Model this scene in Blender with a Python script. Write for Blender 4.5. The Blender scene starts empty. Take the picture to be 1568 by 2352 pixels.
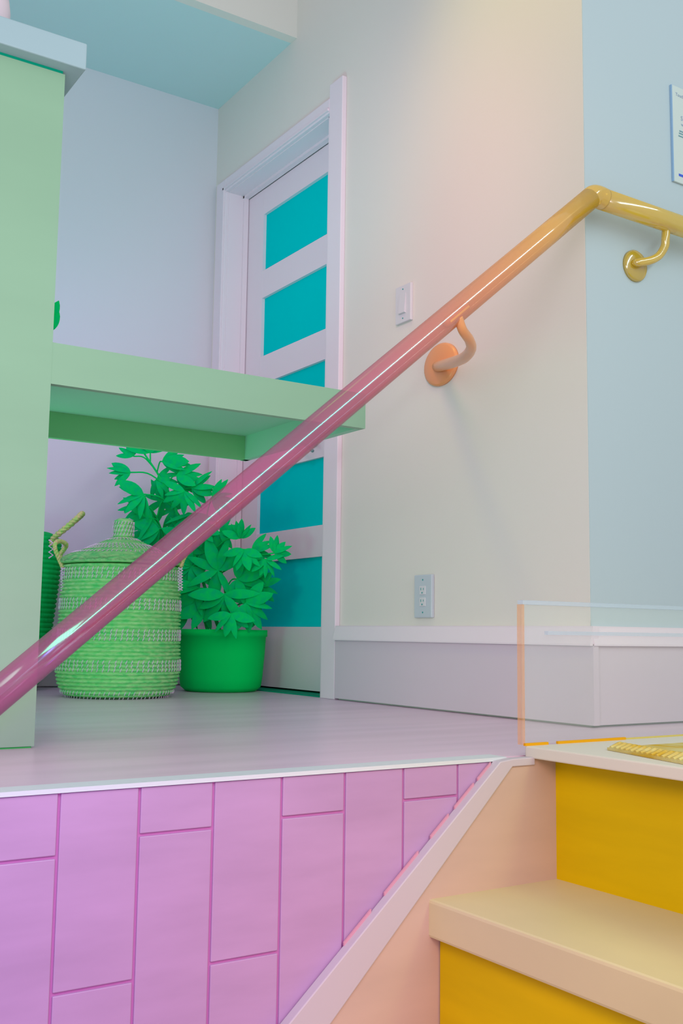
import bpy, bmesh, math, random
from mathutils import Vector, Matrix
random.seed(7)
PI = math.pi
S = 0.848            # plan units -> metres
sc = bpy.context.scene
C = sc.collection

# ------------------------------------------------------------------ camera
F, CX, CY, DH, CAMZ = 2400.0, 784.0, 1176.0, 280.0, 0.25
Zc = Vector((.0133, -1, DH / F)).normalized()
_x = -1584 / F
Yc = Vector((_x, (Zc[0] * _x + Zc[2]) / -Zc[1], 1)).normalized()
Xc = Yc.cross(Zc)
if Xc[0] < 0: Xc = -Xc
M3 = Matrix((Xc, Yc, Zc))                    # camera (x right, y down, z forward) -> plan
def ray(px, py): return M3 @ Vector(((px - CX) / F, (py - CY) / F, 1.0))
ORG = Vector((0, 0, CAMZ))
def on(px, py, ax, val):
    r = ray(px, py); return ORG + r * ((val - ORG[ax]) / r[ax])
def at(px, py, dep): return ORG + ray(px, py) * dep
cam = bpy.data.cameras.new('camera')
cam.sensor_fit = 'HORIZONTAL'; cam.sensor_width = 36.0; cam.lens = F / 1568 * 36.0
cam.clip_start = 0.02
camo = bpy.data.objects.new('camera', cam); C.objects.link(camo)
right, up, back = M3 @ Vector((1, 0, 0)), M3 @ Vector((0, -1, 0)), M3 @ Vector((0, 0, -1))
camo.matrix_world = Matrix.Translation(ORG * S) @ Matrix((right, up, back)).transposed().to_4x4()
sc.camera = camo
sc.view_settings.view_transform = 'Standard'; sc.view_settings.look = 'None'
sc.view_settings.gamma = 1.0; sc.view_settings.use_curve_mapping = False
sc.view_settings.exposure = 0.0

# ------------------------------------------------------------------ light
w = bpy.data.worlds.new('world'); sc.world = w; w.use_nodes = True
w.node_tree.nodes['Background'].inputs[0].default_value = (0.80, 0.80, 0.86, 1)
w.node_tree.nodes['Background'].inputs[1].default_value = 0.62
def area(name, loc, target, sx, sy, power, col, spread=PI):
    l = bpy.data.lights.new(name, 'AREA'); l.shape = 'RECTANGLE'; l.size = sx * S; l.size_y = sy * S
    l.energy = power; l.color = col; l.spread = spread
    o = bpy.data.objects.new(name, l); C.objects.link(o)
    loc = Vector(loc); o.location = loc * S
    o.rotation_euler = (Vector(target) - loc).to_track_quat('-Z', 'Y').to_euler()
    return o
def spot(name, loc, target, angle, power, col, blend=1.0, radius=.15):
    l = bpy.data.lights.new(name, 'SPOT'); l.spot_size = math.radians(angle); l.spot_blend = blend
    l.energy = power; l.color = col; l.shadow_soft_size = radius
    o = bpy.data.objects.new(name, l); C.objects.link(o)
    loc = Vector(loc); o.location = loc * S
    o.rotation_euler = (Vector(target) - loc).to_track_quat('-Z', 'Y').to_euler()
    return o
spot('stair_tint_violet', (-0.3, -0.2, 0.3), (0.3, 1.66, -0.5), 66, 38, (.62, .10, 1.0))  # added unseen coloured spots, from here down, tinting walls and stairs
spot('stair_tint_rose', (0.6, 0.1, -0.2), (0.95, 1.66, -0.35), 60, 6, (1.0, .16, .40))
spot('stair_tint_amber', (0.6, 0.3, 0.5), (1.45, 1.4, -0.4), 76, 16, (1.0, .45, .10))
spot('hall_tint_teal', (1.2, 3.0, 1.0), (1.3, 4.0, 2.9), 130, 20, (.05, .95, .85))
spot('hall_tint_lilac', (0.5, 3.0, 1.1), (1.0, 4.6, 0.9), 90, 24, (.75, .35, 1.0))
spot('hall_tint_yellow', (1.0, 2.35, 3.7), (2.225, 2.1, 2.0), 62, 44, (1.0, .86, .12))
spot('hall_tint_green', (0.3, 2.95, 0.15), (1.5, 3.2, .55), 140, 14, (.22, 1.0, .62))
spot('panel_tint_blush', (-.25, 1.72, .22), (.50, 2.25, .10), 70, 9, (1.0, .25, .35))
spot('stair_tint_lime', (1.9, -.3, 1.2), (2.0, .8, -.2), 80, 22, (.75, 1.0, .12))
spot('hall_tint_rose', (0.4, 1.2, 2.2), (2.225, 3.4, 1.6), 50, 56, (1.0, .45, .55))
area('hall_fill', (0.0, 0.6, 0.9), (1.6, 3.6, .6), 1.0, .8, 13, (1.0, .86, .92))
# added unseen strip light behind the camera, parallel to the handrail for its highlight
_a = at(-70, 1652, 1.92); _c = on(1366, 447, 1, 2.025); _d = (_c - _a).normalized()
_n = ((ORG - _a) - _d * (ORG - _a).dot(_d)).normalized()
_s = (ORG - _a).dot(_d); _D = 2.9; _dc = ((ORG - _a) - _d * _s).length
_lo, _hi = [t + (t - _s) * _D / _dc for t in (0, (_c - _a).length)]
_m = _a + _n * _D + _d * (_lo + _hi) / 2
strip = area('rail_highlight_strip', _m, _m - _n, (_hi - _lo) * 1.05, .12, 34, (.86, 1.0, .98))
_z = _n; _x = _d; _y = _z.cross(_x)
strip.rotation_euler = Matrix((_x, _y, _z)).transposed().to_euler()

# ------------------------------------------------------------------ helpers
def lin(c): return tuple((v / 12.92 if v <= .04045 else ((v + .055) / 1.055) ** 2.4) for v in [x / 255 for x in c])
def mat(name, rgb, rough=.6, spec=.3, noise=0.0, nscale=(4, 4, 4), bump=0.0, coat=0.0, metal=0.0, rgb2=None, gain=1.0):
    m = bpy.data.materials.new(name); m.use_nodes = True; nt = m.node_tree; b = nt.nodes['Principled BSDF']
    base = tuple(min(.95, v * gain) for v in lin(rgb)) + (1,)
    b.inputs['Base Color'].default_value = base
    b.inputs['Roughness'].default_value = rough
    b.inputs['Specular IOR Level'].default_value = spec
    b.inputs['Coat Weight'].default_value = coat; b.inputs['Coat Roughness'].default_value = .15
    b.inputs['Metallic'].default_value = metal
    if noise or rgb2 or bump:
        tc = nt.nodes.new('ShaderNodeTexCoord'); mp = nt.nodes.new('ShaderNodeMapping'); nz = nt.nodes.new('ShaderNodeTexNoise')
        mp.inputs['Scale'].default_value = nscale; nz.inputs['Scale'].default_value = 1.0; nz.inputs['Detail'].default_value = 5
        nt.links.new(tc.outputs['Object'], mp.inputs[0]); nt.links.new(mp.outputs[0], nz.inputs['Vector'])
        if noise or rgb2:
            mx = nt.nodes.new('ShaderNodeMixRGB')
            c2 = tuple(min(.95, v * gain) for v in lin(rgb2)) + (1,) if rgb2 else tuple(v * (1 - noise) for v in base[:3]) + (1,)
            mx.inputs[1].default_value = base; mx.inputs[2].default_value = c2
            rp = nt.nodes.new('ShaderNodeMapRange'); rp.inputs[1].default_value = .35; rp.inputs[2].default_value = .65
            nt.links.new(nz.outputs['Fac'], rp.inputs[0]); nt.links.new(rp.outputs[0], mx.inputs[0])
            nt.links.new(mx.outputs[0], b.inputs['Base Color'])
        if bump:
            bp = nt.nodes.new('ShaderNodeBump'); bp.inputs['Strength'].default_value = bump; bp.inputs['Distance'].default_value = .01
            nt.links.new(nz.outputs['Fac'], bp.inputs['Height']); nt.links.new(bp.outputs[0], b.inputs['Normal'])
    return m
def see_through(m, amount, tint=(1, 1, 1)):
    nt = m.node_tree; b = nt.nodes['Principled BSDF']; out = nt.nodes['Material Output']
    t = nt.nodes.new('ShaderNodeBsdfTransparent'); t.inputs[0].default_value = tuple(tint) + (1,)
    x = nt.nodes.new('ShaderNodeMixShader'); x.inputs[0].default_value = amount
    nt.links.new(b.outputs[0], x.inputs[1]); nt.links.new(t.outputs[0], x.inputs[2]); nt.links.new(x.outputs[0], out.inputs[0])
    return m
TOP = []
def link(name, bm, m, parent=None, smooth=False, kind=None, bevel=0):
    me = bpy.data.meshes.new(name)
    bmesh.ops.recalc_face_normals(bm, faces=bm.faces)
    bm.to_mesh(me); bm.free()
    if smooth:
        for p in me.polygons: p.use_smooth = True
    o = bpy.data.objects.new(name, me); C.objects.link(o); me.materials.append(m)
    if bevel:
        md = o.modifiers.new('bevel', 'BEVEL'); md.width = bevel; md.segments = 2; md.limit_method = 'ANGLE'
    if parent: o.parent = parent
    else: TOP.append(o)
    if kind: o['kind'] = kind
    return o
def thing(name, label, cat, loc=(0, 0, 0), group=None):
    o = bpy.data.objects.new(name, None); C.objects.link(o); o.location = loc; o.empty_display_size = .1
    o['label'] = label; o['category'] = cat
    if group: o['group'] = group
    TOP.append(o); return o
def rel(o, parent):     # geometry given in plan coordinates, parent placed elsewhere
    o.location = Vector(o.location) - parent.location; return o
def struct(o, label):
    o['kind'] = 'structure'; o['label'] = label; o['category'] = 'building part'; return o
def box(bm, x0, x1, y0, y1, z0, z1):
    v = [bm.verts.new((x, y, z)) for z in (z0, z1) for x, y in ((x0, y0), (x1, y0), (x1, y1), (x0, y1))]
    for f in ((0, 3, 2, 1), (4, 5, 6, 7), (0, 1, 5, 4), (1, 2, 6, 5), (2, 3, 7, 6), (3, 0, 4, 7)):
        bm.faces.new([v[i] for i in f])
def bx(x0, x1, y0, y1, z0, z1):
    bm = bmesh.new(); box(bm, x0, x1, y0, y1, z0, z1); return bm
def prism(pts, ax, a, b):      # polygon in the two other axes, extruded along ax from a to b
    bm = bmesh.new()
    def P(p, t):
        q = list(p); q.insert(ax, t); return q
    v0 = [bm.verts.new(P(p, a)) for p in pts]; v1 = [bm.verts.new(P(p, b)) for p in pts]
    bm.faces.new(v0); bm.faces.new(v1); n = len(pts)
    for i in range(n): bm.faces.new((v0[i], v0[(i + 1) % n], v1[(i + 1) % n], v1[i]))
    return bm
def tube(bm, pts, rad, seg=12, caps=True):
    pts = [Vector(p) for p in pts]; n = len(pts)
    rad = rad if isinstance(rad, (list, tuple)) else [rad] * n
    T = [(pts[min(i + 1, n - 1)] - pts[max(i - 1, 0)]).normalized() for i in range(n)]
    u = T[0].orthogonal().normalized(); rings = []
    for i in range(n):
        u = (u - T[i] * u.dot(T[i])).normalized(); v = T[i].cross(u)
        rings.append([bm.verts.new(pts[i] + (u * math.cos(2 * PI * k / seg) + v * math.sin(2 * PI * k / seg)) * rad[i]) for k in range(seg)])
    for a, b in zip(rings, rings[1:]):
        for k in range(seg): bm.faces.new((a[k], a[(k + 1) % seg], b[(k + 1) % seg], b[k]))
    if caps: bm.faces.new(rings[0][::-1]); bm.faces.new(rings[-1])
def smoothpath(pts, k=6):      # Catmull-Rom
    P = [Vector(p) for p in pts]; P = [P[0] * 2 - P[1]] + P + [P[-1] * 2 - P[-2]]; out = []
    for i in range(1, len(P) - 2):
        for s in range(k):
            t = s / k
            out.append(.5 * ((2 * P[i]) + (P[i + 1] - P[i - 1]) * t + (2 * P[i - 1] - 5 * P[i] + 4 * P[i + 1] - P[i + 2]) * t * t
                             + (3 * P[i] - P[i - 1] - 3 * P[i + 1] + P[i + 2]) * t ** 3))
    out.append(P[-2]); return out
def lathe(prof, seg=48, cx=0, cy=0):
    bm = bmesh.new(); rings = []
    for r, z in prof:
        if r < 1e-5: rings.append([bm.verts.new((cx, cy, z))])
        else: rings.append([bm.verts.new((cx + r * math.cos(2 * PI * k / seg), cy + r * math.sin(2 * PI * k / seg), z)) for k in range(seg)])
    for a, b in zip(rings, rings[1:]):
        for k in range(seg):
            q = [a[k % len(a)], a[(k + 1) % len(a)], b[(k + 1) % len(b)], b[k % len(b)]]
            u = []
            for t in q:
                if t not in u: u.append(t)
            if len(u) > 2: bm.faces.new(u)
    return bm
def disc(bm, c, n, r, th, seg=32, sx=1.0):
    c = Vector(c); n = Vector(n).normalized(); u = Vector((0, 0, 1)); v = n.cross(u).normalized()
    def ring(rr, t): return [bm.verts.new(c + n * t + (u * math.sin(2 * PI * k / seg) + v * sx * math.cos(2 * PI * k / seg)) * rr) for k in range(seg)]
    R = [ring(r, 0), ring(r, th * .6), ring(r * .9, th), ring(r * .45, th * 1.15)]
    for a, b in zip(R, R[1:]):
        for k in range(seg): bm.faces.new((a[k], a[(k + 1) % seg], b[(k + 1) % seg], b[k]))
    bm.faces.new(R[0]); bm.faces.new(R[-1])

# ------------------------------------------------------------------ plan constants
XM, YR, YB, YF, YP = 2.225, 2.105, 4.60, 1.661, 2.254
CEIL, TOPZ, YSOF = 2.905, 4.3, 3.82
XD = 2.33                                     # face of the door leaf
BB = .281                                     # baseboard height

# ------------------------------------------------------------------ materials
white = mat('wall_paint_white', (228, 222, 218), .7, .2, bump=.03, nscale=(90, 90, 90))
white_b = mat('wall_paint_back', (220, 216, 228), .7, .2, bump=.03, nscale=(90, 90, 90))
blue_w = mat('wall_paint_pale_blue', (188, 206, 212), .7, .2, bump=.03, nscale=(90, 90, 90))
ceil_m = mat('ceiling_paint_pale_teal', (198, 222, 228), .8, .1)
trimw = mat('trim_paint', (236, 222, 234), .45, .4)
boardm = mat('baseboard_paint', (214, 200, 214), .5, .3)
beadm = mat('grout_bead_pink', (206, 150, 170), .8, .1)
floorm = mat('floor_pale_resin', (220, 196, 218), .32, .4, noise=.12, nscale=(1.2, 9, 1))
nosing = mat('floor_edge_strip', (205, 215, 222), .4, .4)
tilem = mat('tile_lilac', (184, 148, 194), .35, .4, noise=.12, nscale=(3, 3, 14))
grout = mat('grout_magenta', (186, 116, 176), .8, .1)
skirtm = mat('stringer_peach', (198, 172, 160), .5, .3, noise=.08, nscale=(2, 2, 10))
skirtc = mat('stringer_cap_pale', (192, 184, 196), .4, .4)
treadm = mat('tread_cream_wood', (212, 200, 160), .45, .3, noise=.10, nscale=(3, 2, 3))
riserm = mat('riser_amber_wood', (216, 184, 0), .5, .15, noise=.12, nscale=(3, 2, 14))
landm = mat('landing_pale', (214, 210, 200), .45, .3)
matm = mat('mat_yellow_fibre', (204, 194, 136), .9, .1, rgb2=(196, 162, 60), nscale=(30, 12, 30), bump=.5)
birch = mat('birch_ply_green', (142, 184, 154), .5, .3, noise=.07, nscale=(1.2, 2, 5))
birch_lit = mat('birch_ply_lit_green', (120, 206, 140), .5, .3, noise=.07, nscale=(1.2, 2, 5))  # lit copy of the ply, light put into the colour
under = mat('birch_ply_lit_under', (150, 208, 178), .5, .3, noise=.05, nscale=(1.2, 2, 5))  # paler ply copy with the light from below put in
gap = mat('dark_teal_gap', (0, 150, 120), .8, .1)
capm = mat('counter_cap_white', (160, 188, 196), .45, .3)
glass = mat('door_glass_teal', (0, 208, 212), .5, .0)
strawm = mat('seagrass_green', (160, 222, 146), .8, .1, rgb2=(100, 212, 122), nscale=(40, 40, 90), bump=.45)
straw_shade = mat('seagrass_shade', (0, 196, 92), .8, .15, noise=.15, nscale=(60, 60, 20))  # shade behind the panel put into the seagrass colour
ropem = mat('rope_yellow_green', (160, 220, 110), .8, .15, rgb2=(226, 196, 150), nscale=(90, 90, 50), bump=.5)
stitch = mat('stitch_pale', (220, 196, 222), .7, .15)
leafm = mat('leaf_green', (0, 208, 96), .7, .04, rgb2=(0, 190, 116), nscale=(5, 5, 5))
stemm = mat('stem_green', (0, 210, 100), .7, .05)
potm = mat('pot_green', (0, 220, 100), .6, .04)
soilm = mat('soil', (20, 130, 80), .9, .1)
plate = mat('plate_plastic', (216, 214, 222), .3, .4)
slot = mat('slot_teal', (40, 150, 150), .6, .2)
paperm = mat('paper', (206, 220, 216), .7, .2)
inkm = mat('ink_grey', (150, 170, 196), .8, .1)
inkd = mat('ink_dark', (120, 160, 170), .8, .1)
barb = mat('ink_blue', (76, 104, 216), .7, .1)
papsh = mat('paper_shadow_blue', (150, 186, 218), .7, .1)
chrome_t = mat('handle_grey', (140, 170, 176), .3, .5)
vasem = mat('ceramic_white', (220, 206, 216), .35, .4)

# ------------------------------------------------------------------ setting
fl = link('floor', bx(-1.6, 5.2, YF + .012, YB + .4, -.16, 0), floorm); struct(fl, 'pale glossy hall floor ending at the tiled stair face')
ns = link('trim_1', bx(-1.6, 1.50, YF - .004, YF + .05, -.006, .0015), nosing); struct(ns, 'pale edge strip where hall floor meets tiled stair face')
# door wall: pieces around the opening
DY0, DY1, DZ = 3.53, 4.449, 2.408
bm = bmesh.new()
box(bm, XM, XM + .16, YR, DY0, 0, TOPZ); box(bm, XM, XM + .16, DY1, YB, 0, TOPZ); box(bm, XM, XM + .16, DY0, DY1, DZ, TOPZ)
struct(link('wall_door_side', bm, white), 'long white wall with the panelled door, switch and outlet')
struct(link('wall_right', bx(XM + .001, 5.2, YR - .002, YR + .15, 0, TOPZ), blue_w), 'pale blue wall right of the outside corner')
struct(link('wall_back', bx(-1.6, XM + .16, YB, YB + .15, 0, TOPZ), white_b), 'back wall behind the baskets, lilac low and teal high')
bm = bx(-1.6, XM, YSOF + .02, YB, CEIL, CEIL + .02)
struct(link('ceiling', bm, ceil_m), 'low teal ceiling over the back of the hall')
struct(link('wall_soffit', bx(-1.6, XM, YSOF, YSOF + .05, CEIL - .0005, TOPZ), white), 'upright soffit face above the low teal ceiling')
def skirting(name, x0, x1, y0, y1, ax, s, label):
    # ax: axis of the wall normal; s: side it projects to
    o = thing(name, label, 'baseboard'); o['kind'] = 'structure'
    t = .022; c = .034
    if ax == 0:
        b = bx(x0 - t, x0, y0, y1, .006, BB - .05); k = prism([(x0, BB - .055), (x0 - c, BB - .055), (x0 - c, BB - .05), (x0 - t, BB - .004), (x0 - t, BB), (x0, BB)], 1, y0, y1)
    else:
        b = bx(x0, x1, y0 - t, y0, .006, BB - .05)
        k = prism([(y0, BB - .055), (y0 - c, BB - .055), (y0 - c, BB - .05), (y0 - t, BB - .004), (y0 - t, BB), (y0, BB)], 0, x0, x1)
    if ax == 0:
        pass
    link('board', b, boardm, o); link('cap_moulding', k, trimw, o); return o
skirting('baseboard_door_side', XM, 0, YR - .03, 3.40, 0, -1, 'tall baseboard under the outlet on the door wall')
skirting('baseboard_right', XM - .02, 5.2, YR, 0, 1, -1, 'tall baseboard along pale blue wall right of corner')
skirting('baseboard_back', -1.6, XM, YB, 0, 1, -1, 'baseboard along the back wall behind the baskets')

# door with casing
dr = thing('door_1', 'white door with five stacked teal glass panels in a cased opening', 'door', (XM, 3.9, 0)); dr['kind'] = 'structure'
def dp(name, bm, m, bevel=0, parent=None):
    o = link(name, bm, m, parent or dr, bevel=bevel)
    if parent is None: rel(o, dr)
    return o
rows = [(1.979, 2.263), (1.555, 1.844), (1.130, 1.421), (.706, .997), (.278, .573)]
py0, py1 = 3.62, 4.289
zs = [.012] + [v for r in rows[::-1] for v in r] + [2.391]
dp('stile', bx(XD, XD + .045, DY1 - .165, DY1 - .004, .012, 2.391), trimw)
dp('stile', bx(XD, XD + .045, DY0 - .05, py0, .012, 2.391), trimw)
for i in range(0, len(zs), 2): dp('rail', bx(XD + .0005, XD + .044, py0, py1, zs[i], zs[i + 1]), trimw)
for a, b in rows: dp('glass_panel', bx(XD + .016, XD + .03, py0 - .01, py1 + .01, a - .01, b + .01), glass)
# jambs, stop, casings
dp('jamb', bx(XM - .004, XD + .12, DY1 - .003, DY1 + .03, 0, DZ + .03), trimw)
dp('jamb', bx(XM - .004, XD + .12, DY0 - .03, DY0 + .003, 0, DZ + .03), trimw)
dp('head_jamb', bx(XM - .004, XD + .12, DY0 - .005, DY1 - .002, DZ - .004, DZ + .03), trimw)
dp('door_stop', bx(XD - .03, XD - .004, DY1 - .014, DY1 - .002, 0, DZ), trimw)
dp('door_stop', bx(XD - .03, XD - .004, DY0, DY1, DZ - .016, DZ - .004), trimw)
dp('backing', bx(XD + .1, XD + .12, DY0, DY1, 0, DZ), gap)
dp('door_gap_shade', bx(XM, XD + .1, DY0, DY1, -.01, .004), gap)  # teal colour stands in for shade in the gap below the door
cw, ct = .075, .022
for nm, y0, y1, z0, z1 in (('casing', DY1, DY1 + .10, 0, DZ + .065), ('casing', 3.403, 3.502, 0, 2.53), ('head_casing', 3.502, DY1, DZ, DZ + .065)):
    o = dp(nm, bx(XM - ct, XM, y0, y1, z0, z1), trimw, bevel=.003)
dp('casing_bead', bx(XM - ct - .008, XM - ct, DY1 + .008, DY1 + .018, 0, DZ + .018), trimw)
dp('casing_bead', bx(XM - ct - .008, XM - ct, 3.502, DY1 + .018, DZ + .008, DZ + .018), trimw)
# door handle
hp = on(724, 1012, 0, XD); bm = bmesh.new(); disc(bm, hp, (-1, 0, 0), .028, .012, 20)
h = dp('door_handle', bm, chrome_t)
bm = bmesh.new(); e = on(718, 1036, 0, XD - .05)
tube(bm, smoothpath([hp, hp + Vector((-.05, 0, 0)), hp + Vector((-.055, .01, -.012)), e], 5), .007, 8)
lv = link('lever', bm, chrome_t, h, True)

# ------------------------------------------------------------------ tiled stair face
wf = link('wall_front', bx(-1.6, 1.56, YF + .004, YF + .011, -1.6, -.006), grout); struct(wf, 'tiled stair face below the hall floor, violet left fading to pink')
TW = .1355; g = .005; base = .425
tint = [(206, 170, 226), (208, 172, 222), (212, 174, 216), (216, 178, 210), (220, 182, 204), (222, 186, 200), (222, 190, 200), (222, 194, 200)]
for k in range(-2, 9):
    x0, x1 = base + TW * (k) + g / 2, base + TW * (k + 1) - g / 2
    if x0 > 1.5: break
    z = -.007; off = [.105, .313, .084, .308, .078, .44, .068, .30]
    first = off[k % 8] if k >= 0 else off[1 - (k % 2)]
    zt = z; zb = -first
    while zt > -1.5:
        o = link('tile', bx(x0, min(x1, 1.50), YF, YF + .006, zb + g / 2, zt), tilem, wf, bevel=.0015)
        zt = zb - g / 2; zb = zb - .46

# ------------------------------------------------------------------ stairs
st = thing('staircase', 'stairs with cream treads and amber risers climbing to the landing', 'stairs', (1.3, .6, -.6))
YN = -.7
def sp(name, bm, m, bevel=0): return rel(link(name, bm, m, st, bevel=bevel), st)
sp('tread', bx(1.555, 5.0, YN, YF - .0, -.003, .021), landm, .003)['label'] = 'pale landing board at the top of the stairs'
nosex, rx, zt = [1.284, 1.013, .742, .471], [1.622, 1.309, 1.034, .763, .49], [-.253, -.527, -.80, -1.07]
ztop = -.003
for i in range(4):
    sp('riser', bx(rx[i], rx[i] + .02, YN, YF - .025 if i else YF - .002, zt[i], ztop), riserm)
    sp('tread', bx(nosex[i], rx[i] + .02, YN, YF - (.002 if i == 0 else .004), zt[i] - .071, zt[i]), treadm, .006)
    ztop = zt[i] - .071
sp('riser', bx(rx[4], rx[4] + .02, YN, YF - .025, -1.5, ztop), riserm)
# stringer: peach board against the tiles with a pale cap strip running up the slope
def line(x): return -.43 + .855 * (x - .969)
bo = [(1.624, -.004), (1.50, -.004), (1.47, -.012), (.30, line(.30) - .02), (.30, -1.5), (1.624, -1.5)]
sp('stringer', prism(bo, 1, YF - .022, YF - .005), skirtm)
lo = lambda x: -.445 + .97 * (x - 1.055)
cp = [(1.50, .0), (1.464, -.004), (.20, line(.20)), (.20, lo(.20)), (1.497, -.016), (1.56, -.016), (1.56, .0)]
sp('stringer_cap', prism(cp, 1, YF - .026, YF - .003), skirtc, .002)
for a, b in ((1.19, 1.27), (1.30, 1.345), (1.36, 1.41), (1.42, 1.455), (1.10, 1.16)):   # broken grout line above the cap
    sp('grout_bead', prism([(a, line(a) + .002), (b, line(b) + .002), (b, line(b) + .008), (a, line(a) + .008)], 1, YF - .007, YF - .003), beadm)

# mat on the landing
m0 = thing('door_mat', 'yellow woven mat lying on the landing at the right edge', 'mat', (1.9, 1.4, .021))
rel(link('mat_body', prism([(1.652, 1.522), (2.9, 1.50), (2.9, .75), (1.46, .75)], 2, .0215, .0265), matm, m0), m0)
bm = bmesh.new()
for k in range(46):
    t = k / 45; p = Vector((1.652, 1.516, .026)).lerp(Vector((1.47, .78, .026)), t)
    tube(bm, [p + Vector((.004, 0, 0)), p + Vector((.03, 0, .006)), p + Vector((.06, .004, .003))], [.004, .006, .003], 6)
rel(link('fringe', bm, matm, m0, kind='stuff'), m0)

# added see-through panel standing in for a ghosted baseboard on the landing
gp = thing('ghost_baseboard', 'faint see-through stand-in for a ghosted baseboard on the landing, orange left edge', 'panel', (2.0, YF, .021))
clear = see_through(mat('clear_panel', (206, 220, 220), .6, .1), .88)
clear_b = see_through(mat('clear_panel_blue', (196, 214, 236), .6, .1), .62)
edge_o = see_through(mat('edge_orange', (232, 170, 110), .4, .2), .65)
y0, y1 = YF + .0, YF + .012
rel(link('panel', bx(1.556, 3.6, y0 + .003, y1, .023, .318), clear, gp), gp)
rel(link('top_rail', bx(1.552, 3.6, y0, y1 + .004, .318, .327), clear_b, gp), gp)
rel(link('lower_rail', bx(1.625, 3.6, y0, y1 - .001, .254, .262), clear_b, gp), gp)
rel(link('edge_strip', bx(1.548, 1.556, y0, y1 + .002, .023, .318), edge_o, gp), gp)
amb = mat('amber_gap', (222, 160, 10), .6, .2)
rel(link('base_gap_strip', bx(1.553, 1.62, y0 - .004, y0 + .002, .021, .0265), amb, gp), gp)  # amber strips drawn for the dark gap under the ghosted baseboard
rel(link('base_gap_strip', bx(1.648, 1.86, y0 - .004, y0 + .002, .021, .0265), amb, gp), gp)
rel(link('base_gap_strip', bx(1.86, 3.6, y0 - .002, y0 + .002, .021, .0245), mat('amber_pale', (206, 190, 110), .6, .2), gp), gp)

# ------------------------------------------------------------------ counter with tower panel, cap and box shelf
ct_ = thing('reception_counter', 'pale green plywood counter: tall side panel, white cap and open box shelf', 'counter', (.5, YP, 0))
def cp_(name, bm, m, bevel=0, parent=None): return rel(link(name, bm, m, parent or ct_, bevel=bevel), ct_)
cp_('side_panel', bx(-.9, .70, YP, YP + .035, .004, 1.518), birch)
cp_('plinth_gap', bx(-.9, .695, YP + .004, YP + .03, 0, .004), mat('plinth_green', (60, 190, 90), .6))
cp_('shadow_gap', bx(-.9, .695, YP + .001, YP + .03, 1.518, 1.525), gap)
cp_('cap', bx(-.9, .737, YP - .036, YP + .20, 1.525, 1.588), capm, .003)
zt_, zb_, zu_ = .886, .793, .868
ys = YP + .004; yb_ = 2.897
sh = cp_('shelf', bx(.70, 1.545, ys, yb_ + .03, zu_, zt_), under)
for nm, b, m in (('front_apron', bx(.70, 1.547, ys - .003, ys + .018, zb_, zt_ + .001), birch),
                 ('back_apron', bx(.70, 1.547, yb_, yb_ + .02, zb_, zu_), birch_lit),
                 ('end_apron', bx(1.527, 1.5465, ys + .0185, yb_ + .03, zb_, zt_ + .0005), under),
                 ('groove', bx(.70, 1.53, ys + .0181, ys + .022, zu_ - .006, zu_ - .0005), gap)):
    link(nm, b, m, sh)
# white vase on the cap
vy = YP + .09; vx = on(17, 54, 1, vy).x - .074
v = thing('ceramic_vase', 'white rounded vase at the top left standing on the counter cap', 'vase', (vx, vy, 1.588))
link('body', lathe([(0, .001), (.055, .001), (.072, .03), (.078, .07), (.074, .10), (.060, .13), (.042, .15), (.034, .16), (.040, .175), (.034, .175), (0, .15)], 40), vasem, v, True)
bm = bmesh.new(); _m1, _m2 = on(3, 52, 1, vy - .060) - v.location, on(9, 43, 1, vy - .052) - v.location
tube(bm, [_m1, _m2], .0018, 6); link('painted_stroke', bm, gap, v)

# potted plant on the box shelf, mostly hidden behind the tall panel
sx_, sy_ = .655, 2.62
pl = thing('shelf_plant', 'small plant on the box shelf, one leaf peeking past the panel', 'plant', (.73, 2.62, zt_))
rel(link('pot', lathe([(0, zt_ + .001), (.035, zt_ + .001), (.045, zt_ + .07), (.041, zt_ + .07), (0, zt_ + .06)], 24, .752, 2.60), potm, pl, True), pl)

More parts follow.
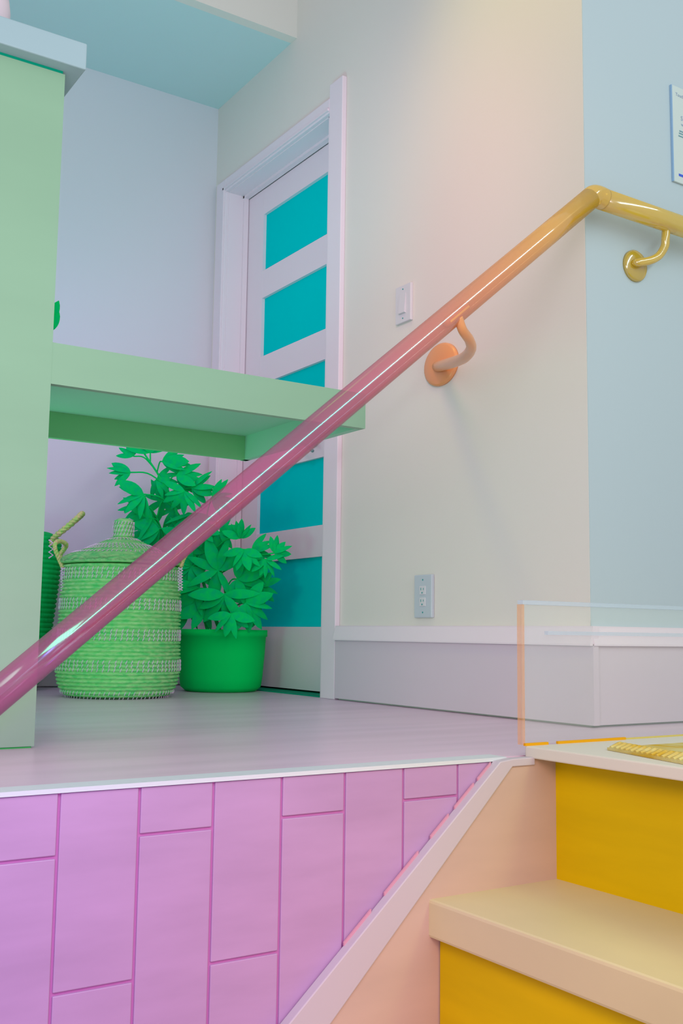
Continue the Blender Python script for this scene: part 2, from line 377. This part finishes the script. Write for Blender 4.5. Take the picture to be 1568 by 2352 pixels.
# ------------------------------------------------------------------ handrail
A = at(-70, 1652, 1.92); Cn = on(1366, 447, 1, 2.025); Rr = .0315
hr = thing('handrail', 'see-through round handrail sloping up from magenta through pink to amber, then level', 'handrail', Cn)
def tinted(name, stops, amount, rough=.22):
    m = mat(name, (255, 255, 255), rough, .2); nt = m.node_tree; b = nt.nodes['Principled BSDF']
    tc = nt.nodes.new('ShaderNodeTexCoord'); sp_ = nt.nodes.new('ShaderNodeSeparateXYZ'); mr = nt.nodes.new('ShaderNodeMapRange')
    nt.links.new(tc.outputs['Object'], sp_.inputs[0]); nt.links.new(sp_.outputs[0], mr.inputs[0])
    mr.inputs[1].default_value = stops[0][0]; mr.inputs[2].default_value = stops[-1][0]
    cr = nt.nodes.new('ShaderNodeValToRGB'); nt.links.new(mr.outputs[0], cr.inputs[0])
    lo_, hi_ = stops[0][0], stops[-1][0]
    while len(cr.color_ramp.elements) < len(stops): cr.color_ramp.elements.new(.5)
    for e_, (x, c_) in zip(cr.color_ramp.elements, stops): e_.position = (x - lo_) / (hi_ - lo_)
    for e_, (x, c_) in zip(cr.color_ramp.elements, stops): e_.color = lin(c_) + (1,)
    nt.links.new(cr.outputs[0], b.inputs['Base Color'])
    out = nt.nodes['Material Output']; t = nt.nodes.new('ShaderNodeBsdfTransparent')
    mx = nt.nodes.new('ShaderNodeMixRGB'); mx.inputs[0].default_value = .46; mx.inputs[2].default_value = (1, 1, 1, 1)
    nt.links.new(cr.outputs[0], mx.inputs[1]); nt.links.new(mx.outputs[0], t.inputs[0])
    x = nt.nodes.new('ShaderNodeMixShader')
    am = nt.nodes.new('ShaderNodeMapRange'); am.inputs[1].default_value = .35; am.inputs[2].default_value = .75
    am.inputs[3].default_value = amount; am.inputs[4].default_value = amount * .5
    nt.links.new(mr.outputs[0], am.inputs[0]); nt.links.new(am.outputs[0], x.inputs[0])
    nt.links.new(b.outputs[0], x.inputs[1]); nt.links.new(t.outputs[0], x.inputs[2])
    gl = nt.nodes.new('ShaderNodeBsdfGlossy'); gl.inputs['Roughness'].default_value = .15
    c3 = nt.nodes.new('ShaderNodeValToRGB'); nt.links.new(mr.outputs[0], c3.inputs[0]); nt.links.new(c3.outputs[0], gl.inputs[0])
    c3.color_ramp.elements.new(.5); c3.color_ramp.elements.new(.62)  # highlight hue put into the gloss colour, mint to pale blue
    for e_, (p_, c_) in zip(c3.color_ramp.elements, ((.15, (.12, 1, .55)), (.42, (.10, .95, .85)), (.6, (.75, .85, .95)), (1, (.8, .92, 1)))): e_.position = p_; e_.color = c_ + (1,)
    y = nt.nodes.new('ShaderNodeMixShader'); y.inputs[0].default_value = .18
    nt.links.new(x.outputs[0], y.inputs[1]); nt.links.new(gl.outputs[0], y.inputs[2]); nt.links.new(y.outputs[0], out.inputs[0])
    return m
stops = [(-1.75, (236, 40, 190)), (-1.25, (250, 46, 180)), (-.95, (255, 84, 170)), (-.75, (255, 128, 150)), (-.5, (255, 170, 110)), (-.2, (255, 196, 60)), (0, (250, 206, 40)), (.5, (236, 206, 40))]
railm = tinted('rail_tinted', stops, .80)
lowbr = mat('bracket_orange', (236, 160, 104), .25, .6)
def railpart(name, bm, parent=None, smooth=True, m=None):
    bmesh.ops.translate(bm, verts=bm.verts, vec=-Cn)
    return link(name, bm, m or railm, parent or hr, smooth)
d1 = (Cn - A).normalized()
P = [A.lerp(Cn, t / 8) for t in range(8)] + [Cn - d1 * .03]
bm = bmesh.new(); tube(bm, P, Rr, 40); railpart('sloped_rail', bm)
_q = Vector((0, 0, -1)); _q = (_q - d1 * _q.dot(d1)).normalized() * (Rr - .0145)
bm = bmesh.new(); tube(bm, [p + _q for p in P[:-1]] + [Cn - d1 * .04 + _q], .0135, 20); railpart('shade_core', bm)  # added rod that darkens the rail's lower side like shade
bm = bmesh.new(); tube(bm, smoothpath([Cn - d1 * .029, Cn - d1 * .008 + Vector((0, 0, -.001)), Cn + Vector((.014, 0, -.004)), Cn + Vector((.034, 0, -.006))], 5), Rr * 1.0, 40); railpart('elbow', bm)
bm = bmesh.new(); tube(bm, [Cn + Vector((x, 0, -.006 - .004 * x)) for x in (.035, .3, .7, 1.2)], Rr * .98, 40); railpart('level_rail', bm)
def bracket(pts, rad, rose, nrm, r, sx, saddle, m=None):
    bm = bmesh.new(); tube(bm, smoothpath(pts, 8), rad, 16); a = railpart('bracket_arm', bm, m=m)
    bm = bmesh.new(); disc(bm, rose, nrm, r, .014, 40, sx); b = railpart('bracket_rose', bm, a, m=m)
    bm = bmesh.new(); (p, d) = saddle; tube(bm, [p - d * .05, p - d * .04, p + d * .04, p + d * .05], [.008, .013, .013, .008], 16); c_ = railpart('saddle', bm, a, m=m)
# right bracket fixed to the pale blue wall
fr = on(1455, 612, 1, YR - .002); un = on(1529, 528, 1, 2.03)
bracket([un, on(1528, 548, 1, 2.03), on(1526, 566, 1, 2.035), on(1512, 588, 1, 2.05), on(1490, 599, 1, 2.06), on(1462, 603, 1, 2.075), fr + Vector((0, -.012, .01))], .0125, fr, (0, -1, 0), .049, 1.0, (on(1525, 521, 1, 2.025), Vector((1, 0, 0))))
# lower bracket reaching back to the door wall
fl_ = on(1015, 838, 0, XM)
q0 = A + (Cn - A) * ((1058 + 70) / (1366 + 70) * .93); 
def nearrail(px, py, off=0.0): return on(px, py, 1, 2.0 + off)
bracket([nearrail(1052, 728), nearrail(1062, 758, .01), nearrail(1078, 782, .05), nearrail(1081, 802, .12), on(1066, 821, 1, 2.25), on(1040, 832, 1, 2.45), on(1004, 842, 0, XM - .01)],
        [.0115 + .0001 * i for i in range(17)] + [.0132 + .00018 * i for i in range(32)], fl_, (-1, 0, 0), .075, 1.22, (nearrail(1048, 722), d1), lowbr)

# ------------------------------------------------------------------ electrics and paper
def rounded_plate(x, ya, yb, za, zb, th): return bx(x - th, x, ya, yb, za, zb)
s0, s1 = on(913, 750, 0, XM), on(949, 647, 0, XM); yc, zc = (s0.y + s1.y) / 2, (s0.z + s1.z) / 2
sw = thing('light_switch', 'white rocker light switch on the door wall above the handrail', 'switch', (XM, yc, zc))
rel(link('plate', bx(XM - .012, XM, yc - .046, yc + .046, zc - .070, zc + .070), plate, sw, bevel=.002), sw)
rel(link('rocker', prism([(XM - .011, zc - .038), (XM - .020, zc - .036), (XM - .0135, zc + .038), (XM - .011, zc + .038)], 1, yc - .018, yc + .018), plate, sw), sw)
for dz in (-.055, .055):
    bm = bmesh.new(); disc(bm, (XM - .012, yc, zc + dz), (-1, 0, 0), .003, .001, 10); rel(link('screw', bm, slot, sw), sw)
s0, s1 = on(957, 1420, 0, XM), on(998, 1318, 0, XM); yc, zc = (s0.y + s1.y) / 2, (s0.z + s1.z) / 2
ou = thing('wall_outlet', 'white duplex power outlet on the door wall just above the baseboard', 'outlet', (XM, yc, zc))
rel(link('plate', bx(XM - .013, XM, yc - .049, yc + .049, zc - .074, zc + .074), mat('plate_cool', (196, 204, 216), .3, .4), ou, bevel=.003), ou)
for dz in (-.019, .019):
    f_ = rel(link('receptacle', bx(XM - .0155, XM - .012, yc - .017, yc + .017, zc + dz * 1.05 - .015, zc + dz * 1.05 + .015), plate, ou, bevel=.002), ou)
    bm = bmesh.new(); q = zc + dz * 1.05
    box(bm, XM - .0162, XM - .015, yc + .006, yc + .0085, q, q + .009); box(bm, XM - .0162, XM - .015, yc - .008, yc - .006, q + .001, q + .008)
    box(bm, XM - .0162, XM - .015, yc - .002, yc + .003, q - .011, q - .006); link('slots', bm, slot, f_)
for dz in (-.056, .056):
    bm = bmesh.new(); disc(bm, (XM - .013, yc, zc + dz), (-1, 0, 0), .003, .001, 10); rel(link('screw', bm, slot, ou), ou)
# paper notice
YW = YR - .002
pTL, pBL = on(1539, 197, 1, YW), on(1543, 417, 1, YW); px0 = (pTL.x + pBL.x) / 2; pw = .27
pp = thing('paper_notice', 'pale paper notice with blue bar pinned to pale blue wall', 'notice', (px0, YW, pBL.z))
rel(link('sheet', bx(px0, px0 + pw, YW - .008, YW - .002, pBL.z, pTL.z), paperm, pp), pp)
rel(link('sheet_shadow', bx(px0 - .004, px0 - .0002, YW - .008, YW - .0005, pBL.z, pTL.z), papsh, pp), pp)  # edge shadow of the sheet put in as a blue strip
rel(link('blue_bar', bx(px0 + .022, px0 + pw - .02, YW - .0088, YW - .0078, pBL.z + .022, pBL.z + .030), barb, pp), pp)
def words(px, py, txt, size, m):
    p = on(px, py, 1, YW - .0085)
    cu = bpy.data.curves.new('lettering', 'FONT'); cu.body = txt; cu.size = size; cu.extrude = .0002
    tmp = bpy.data.objects.new('tmp', cu); me = bpy.data.meshes.new_from_object(tmp); bpy.data.objects.remove(tmp); bpy.data.curves.remove(cu)
    o = bpy.data.objects.new('lettering', me); C.objects.link(o); me.materials.clear(); me.materials.append(m); o.parent = pp
    o.location = p - pp.location; o.rotation_euler = (PI / 2, 0, 0)
words(1551, 219, 'Touch with', .016, inkm)
words(1563, 276, 'S', .022, inkm); words(1564, 289, 'w', .016, inkm)
for k, (a, b) in enumerate(((1560, 300), (1559, 305), (1558, 311))):
    p = on(a, b, 1, YW - .0088); rel(link('text_line', bx(p.x, p.x + .16, YW - .0088, YW - .0078, p.z - .0025, p.z + .0015), inkd, pp), pp)

# ------------------------------------------------------------------ baskets
def coil_profile(base, coil, amp):
    out = []; z = base[0][1]
    def R(z):
        for (r0, z0), (r1, z1) in zip(base, base[1:]):
            if z <= z1:
                t = (z - z0) / max(1e-6, z1 - z0); t = t * t * (3 - 2 * t) if False else t; return r0 + (r1 - r0) * t
        return base[-1][0]
    n = int((base[-1][1] - base[0][1]) / coil)
    for i in range(n):
        for s in range(5):
            t = s / 5; zz = base[0][1] + (base[-1][1] - base[0][1]) * (i + t) / n
            out.append((R(zz) + amp * (math.sin(PI * t) ** .6 - .5), zz))
    out.append((R(base[-1][1]) - amp * .5, base[-1][1])); return out, R, n
bc = Vector(at(269, 1600, 4.02)); bcx, bcy = bc.x, bc.y
bk = thing('seagrass_basket', 'lidded coiled seagrass basket with pale stitching and knob lid, standing on the floor', 'basket', (bcx, bcy, 0))
body = [(.17, 0), (.205, .012), (.224, .05), (.233, .10), (.232, .15), (.229, .22), (.228, .32), (.225, .42), (.222, .50)]
prof, RB, nb = coil_profile(body, .0139, .0108)
o = link('body', lathe([(0, .001), (.15, .001)] + prof + [(.21, .50), (.20, .49), (0, .49)], 72), strawm, bk, True)
lid = [(.238, .507), (.238, .520), (.205, .540), (.150, .560), (.105, .582), (.065, .600), (.042, .612)]
lp = [(0.0, .503), (.225, .503)]
for i in range(len(lid) - 1):
    for s in range(4):
        for q in range(2):
            t = (s + q / 2) / 4; r = lid[i][0] + (lid[i + 1][0] - lid[i][0]) * t; z = lid[i][1] + (lid[i + 1][1] - lid[i][1]) * t
            lp.append((r + (.0015 if q else -.0015), z + (.002 if q else -.001)))
o = link('lid', lathe(lp + [(.04, .612), (0, .612)], 72), strawm, bk, True)
kp, _, _ = coil_profile([(.036, .611), (.037, .66), (.034, .682)], .0145, .007)
link('knob', lathe(kp + [(.02, .688), (0, .690)], 36), strawm, o, True)
# stitching rows
bm = bmesh.new()
def stitchrow(R, z, n, ln, lean, rr=.0017):
    for k in range(n):
        a = 2 * PI * (k + random.uniform(-.12, .12)) / n; r = R + .0040
        p = Vector((r * math.cos(a), r * math.sin(a), z - ln / 2)); a2 = a + lean / r
        q = Vector((r * math.cos(a2), r * math.sin(a2), z + ln / 2)); mid = (p + q) / 2; mid *= 1.0; mid.x *= (r + .0012) / r; mid.y *= (r + .0012) / r
        tube(bm, [p, mid, q], [rr * .7, rr, rr * .7], 5)
H = .50 / nb
for band in ((0, 1), (7, 8, 9), (15, 16, 17), (23, 24, 25), (31, 32, 33)):
    for c_ in band:
        z = (c_ + .5) * H
        if z < .5: stitchrow(RB(z), z, 72, H * 1.0, .006)
link('stitching', bm, stitch, bk, kind='stuff')
bm = bmesh.new()
for rr_, z, n in ((.196, .546, 70), (.150, .563, 60), (.135, .571, 56), (.118, .578, 52), (.07, .600, 30), (.055, .606, 26)):
    for k in range(n):
        a = 2 * PI * k / n; a2 = a + .02
        tube(bm, [Vector((rr_ * math.cos(a), rr_ * math.sin(a), z)), Vector(((rr_ - .012) * math.cos(a2), (rr_ - .012) * math.sin(a2), z + .006))], .0016, 5)
for z in (.624, .639, .653, .668):
    for k in range(20):
        a = 2 * PI * k / 20 + z * 9; tube(bm, [Vector((.041 * math.cos(a), .041 * math.sin(a), z - .006)), Vector((.041 * math.cos(a + .12), .041 * math.sin(a + .12), z + .006))], .0016, 5)
link('lid_stitching', bm, stitch, o, kind='stuff')
def rope(bm, pts, r, twists=14):
    P = smoothpath(pts, 7); n = len(P)
    for s in range(2):
        Q = []
        u = None
        for i, p in enumerate(P):
            T = (P[min(i + 1, n - 1)] - P[max(i - 1, 0)]).normalized()
            u = T.orthogonal().normalized() if u is None else (u - T * u.dot(T)).normalized(); v_ = T.cross(u)
            a = PI * s + twists * 2 * PI * i / n
            Q.append(p + (u * math.cos(a) + v_ * math.sin(a)) * r * .45)
        tube(bm, Q, r * .72, 8)
def pp_(px, py, dep, o_): return at(px, py, dep) - o_
o0 = Vector((bcx, bcy, 0))
bm = bmesh.new(); rope(bm, [pp_(145, 1306, 3.98, o0), pp_(136, 1285, 3.98, o0), pp_(127, 1262, 3.96, o0), pp_(127, 1248, 3.96, o0), pp_(138, 1243, 4.0, o0), pp_(152, 1251, 4.05, o0), pp_(146, 1263, 4.08, o0), pp_(138, 1276, 4.10, o0), pp_(142, 1300, 4.08, o0)], .0085)
link('handle', bm, ropem, bk, True)
bm = bmesh.new(); rope(bm, [pp_(398, 1293, 3.92, o0), pp_(409, 1270, 3.90, o0), pp_(422, 1244, 3.92, o0), pp_(431, 1234, 3.96, o0), pp_(436, 1246, 4.0, o0), pp_(432, 1265, 4.02, o0), pp_(422, 1282, 4.04, o0), pp_(414, 1302, 4.04, o0)], .0085)
link('handle', bm, ropem, bk, True)
for side, X in ((-1, 145), (1, 414)):
    bm = bmesh.new(); P = []
    for k in range(9): P.append(pp_(X + (5 if k % 2 else -5), 1304 + k * 6.5, 3.965, o0))
    tube(bm, P, .0032, 6); P = [pp_(X + (-5 if k % 2 else 5), 1304 + k * 6.5, 3.96, o0) for k in range(9)]; tube(bm, P, .0026, 6)
    link('lashing', bm, stitch, bk, True)

# second basket, cut off by the tall panel
b2c = at(38, 1560, 4.35); b2 = thing('tapered_basket', 'coiled basket coloured in green shade, half hidden behind the counter panel, rope handle raised', 'basket', (b2c.x, b2c.y, 0))
prof, RB2, n2 = coil_profile([(.07, .0), (.108, .06), (.122, .16), (.136, .28), (.150, .42), (.158, .54), (.157, .60), (.148, .635), (.11, .66)], .0195, .007)
link('body', lathe([(0, .001), (.06, .001)] + prof + [(0, .665)], 56), straw_shade, b2, True)
o2 = Vector((b2c.x, b2c.y, 0))
bm = bmesh.new(); rope(bm, [pp_(118, 1250, 4.25, o2), pp_(122, 1236, 4.22, o2), pp_(138, 1222, 4.2, o2), pp_(160, 1204, 4.2, o2), pp_(176, 1190, 4.2, o2), pp_(187, 1180, 4.22, o2), pp_(189, 1182, 4.27, o2), pp_(175, 1195, 4.32, o2), pp_(150, 1216, 4.34, o2), pp_(124, 1236, 4.34, o2)], .0095, 12)
link('handle', bm, ropem, b2, True)
bm = bmesh.new(); tube(bm, [pp_(118 + (4 if k % 2 else -6), 1240 + k * 7, 4.165, o2) for k in range(7)], .003, 6); link('lashing', bm, stitch, b2, True)

# ------------------------------------------------------------------ umbrella plant in a green pot
pc = at(507, 1560, 4.50); pcx, pcy = pc.x, pc.y
ptl = thing('umbrella_plant', 'bushy umbrella plant in a dark green floor pot between basket and door', 'plant', (pcx, pcy, 0))
lz = .262
link('pot', lathe([(0, .001), (.150, .001), (.172, .02), (.178, .06), (.186, .16), (.190, lz - .03), (.196, lz - .028), (.196, lz), (.183, lz), (.180, lz - .03), (0, lz - .03)], 56), potm, ptl, True)
link('soil', lathe([(0, lz - .028), (.179, lz - .028)], 32), soilm, ptl)
def leaf_mesh(name, n=7, wid=.34, droop=.35):
    bm = bmesh.new(); rows_ = []
    for i in range(n + 1):
        t = i / n; wv = wid / 2 * (math.sin(PI * min(1, t * .93 + .03)) ** .8) * (1 - .25 * t) if 0 < t < 1 else .012
        z = -droop * t * t + .12 * t; rows_.append([bm.verts.new((t, -wv, z - wv * .18)), bm.verts.new((t, 0, z)), bm.verts.new((t, wv, z - wv * .18))])
    for a, b in zip(rows_, rows_[1:]):
        bm.faces.new((a[0], a[1], b[1], b[0])); bm.faces.new((a[1], a[2], b[2], b[1]))
    bmesh.ops.recalc_face_normals(bm, faces=bm.faces)
    me = bpy.data.meshes.new(name); bm.to_mesh(me); bm.free()
    for p in me.polygons: p.use_smooth = True
    me.materials.append(leafm); return me
LM = [leaf_mesh('leaf', 7, .44, .22), leaf_mesh('leaf', 7, .50, .12), leaf_mesh('leaf', 7, .32, .32)]
NLEAF = 0
def leaf(parent, base, direction, length, roll=0.0, org=None, k=None):
    global NLEAF
    o = bpy.data.objects.new('leaf', LM[random.randrange(3) if k is None else k]); C.objects.link(o); o.parent = parent; NLEAF += 1
    d = Vector(direction).normalized(); nv = back * random.uniform(.6, 1.0) + Vector((0, 0, random.uniform(.1, .6))) + right * random.uniform(-.45, .45)
    nv = (nv - d * nv.dot(d)).normalized(); side = nv.cross(d)
    R = Matrix((d, side, nv)).transposed() @ Matrix.Rotation(roll * .6, 3, 'X')
    o.matrix_parent_inverse = Matrix(); o.location = Vector(base) - org
    o.rotation_euler = R.to_euler(); o.scale = (length,) * 3
    return o
camR, camU, camF = right, up, -back
porg = Vector((pcx, pcy, 0))
# cluster hubs: pixel x, y, depth, spread radius px, number of leaflets, start and end angle (deg, 0 = right, 90 = up)
clusters = [
 (300, 1085, 4.45, 50, 6, 150, 235), (306, 1048, 4.5, 46, 5, 60, 200), (344, 1040, 4.5, 50, 6, 0, 180), (372, 1060, 4.45, 62, 6, -50, 40),
 (330, 1135, 4.4, 62, 7, 140, 290), (360, 1100, 4.5, 48, 6, -120, 60), (405, 1092, 4.45, 58, 6, -70, 30), (424, 1128, 4.4, 60, 7, 150, 330),
 (440, 1120, 4.45, 56, 6, -60, 60), (487, 1142, 4.4, 52, 6, -70, 80), (442, 1180, 4.5, 60, 7, 180, 350), (350, 1190, 4.5, 62, 7, 120, 300),
 (365, 1215, 4.5, 60, 6, 160, 260), (455, 1205, 4.4, 56, 7, -150, 0), (400, 1170, 4.6, 58, 7, 0, 300), (505, 1222, 4.45, 50, 6, -130, 70),
 (551, 1236, 4.35, 46, 6, 10, 170), (560, 1262, 4.3, 50, 6, -170, -10), (578, 1262, 4.35, 54, 6, -70, 60), (630, 1270, 4.3, 40, 6, -60, 120),
 (610, 1285, 4.3, 46, 6, -160, 20), (470, 1270, 4.5, 62, 7, 0, 330), (440, 1300, 4.45, 62, 7, 90, 330), (500, 1310, 4.4, 66, 7, 0, 330),
 (545, 1330, 4.4, 60, 7, -120, 100), (455, 1350, 4.4, 62, 7, 150, 340), (515, 1365, 4.35, 66, 7, 160, 380), (565, 1385, 4.35, 58, 7, -130, 60),
 (470, 1390, 4.4, 56, 6, 170, 350), (395, 1240, 4.6, 60, 7, 0, 300), (530, 1410, 4.3, 46, 6, -180, 0), (330, 1165, 4.55, 56, 7, 100, 330),
 (375, 1150, 4.6, 60, 7, 0, 330), (425, 1235, 4.5, 56, 7, 0, 330), (590, 1345, 4.45, 46, 5, -60, 90), (345, 1225, 4.6, 52, 6, 100, 300),
 (430, 1400, 4.45, 50, 6, 0, 330), (600, 1395, 4.4, 44, 5, 60, 260)]
hubs = []
for (px, py, dp_, rad, n, a0, a1) in clusters:
    hub = at(px, py, dp_); hubs.append(hub)
    for i in range(n):
        a = math.radians(a0 + (a1 - a0) * (i + .5) / n + random.uniform(-8, 8)); L = rad * dp_ / F * random.uniform(.9, 1.15) * (1.12 if py > 1290 else .95)
        d = camR * math.cos(a) + camU * math.sin(a) + camF * random.uniform(-.45, .25) + Vector((0, 0, .08))
        leaf(ptl, hub, d, L, random.uniform(-.5, .5), porg, k=(2 if py < 1200 and random.random() < .7 else None))
trunks = [[(pcx, pcy, lz - .03), at(480, 1380, 4.5), at(452, 1290, 4.5), at(415, 1200, 4.52), at(375, 1110, 4.5), at(330, 1040, 4.5)],
          [(pcx + .03, pcy - .02, lz - .03), at(520, 1370, 4.45), at(500, 1290, 4.45), at(470, 1210, 4.45)],
          [(pcx - .05, pcy + .02, lz - .03), at(455, 1380, 4.5), at(400, 1290, 4.55), at(360, 1190, 4.55)]]
bm = bmesh.new(); tp = []
for t_ in trunks:
    P = smoothpath(t_, 6); tp += P; tube(bm, [p - porg for p in P], [.009 - .005 * i / len(P) for i in range(len(P))], 8)
link('stem', bm, stemm, ptl, True)
bm = bmesh.new()
for hb in hubs:
    q = min((p for p in tp if p.z < hb.z - .03), key=lambda p: (p - hb).length, default=tp[0])
    mid = (q + hb) / 2 + Vector((0, 0, .02)); tube(bm, [v_ - porg for v_ in smoothpath([q, mid, hb], 4)], .0032, 6)
link('petioles', bm, stemm, ptl, True, kind='stuff')

# leaves of the shelf plant (one lobe shows past the panel)
po = Vector(pl.location)
pb = Vector((.752, 2.60, zt_ + .06)); tips = on(127, 735, 1, 2.56)
bm = bmesh.new(); tube(bm, [v_ - po for v_ in smoothpath([pb, (pb + tips) / 2 + Vector((-.02, 0, 0)), tips + Vector((-.01, 0, -.04))], 5)], .003, 6); link('stem', bm, stemm, pl, True)
h1 = on(112, 742, 1, 2.56)
leaf(pl, h1, camR * .45 + camU * 1.0, .062, 1.3, po, 1); leaf(pl, on(112, 762, 1, 2.55), camR * .5 + camU * .9, .055, 1.2, po, 1)
leaf(pl, h1, camR * -.6 + camU * .8, .07, .9, po, 1); leaf(pl, h1, camR * -.9 + camU * .3, .07, .5, po, 1)

# ------------------------------------------------------------------ plan units -> metres
for o in TOP:
    o.location = Vector(o.location) * S; o.scale = (S, S, S)
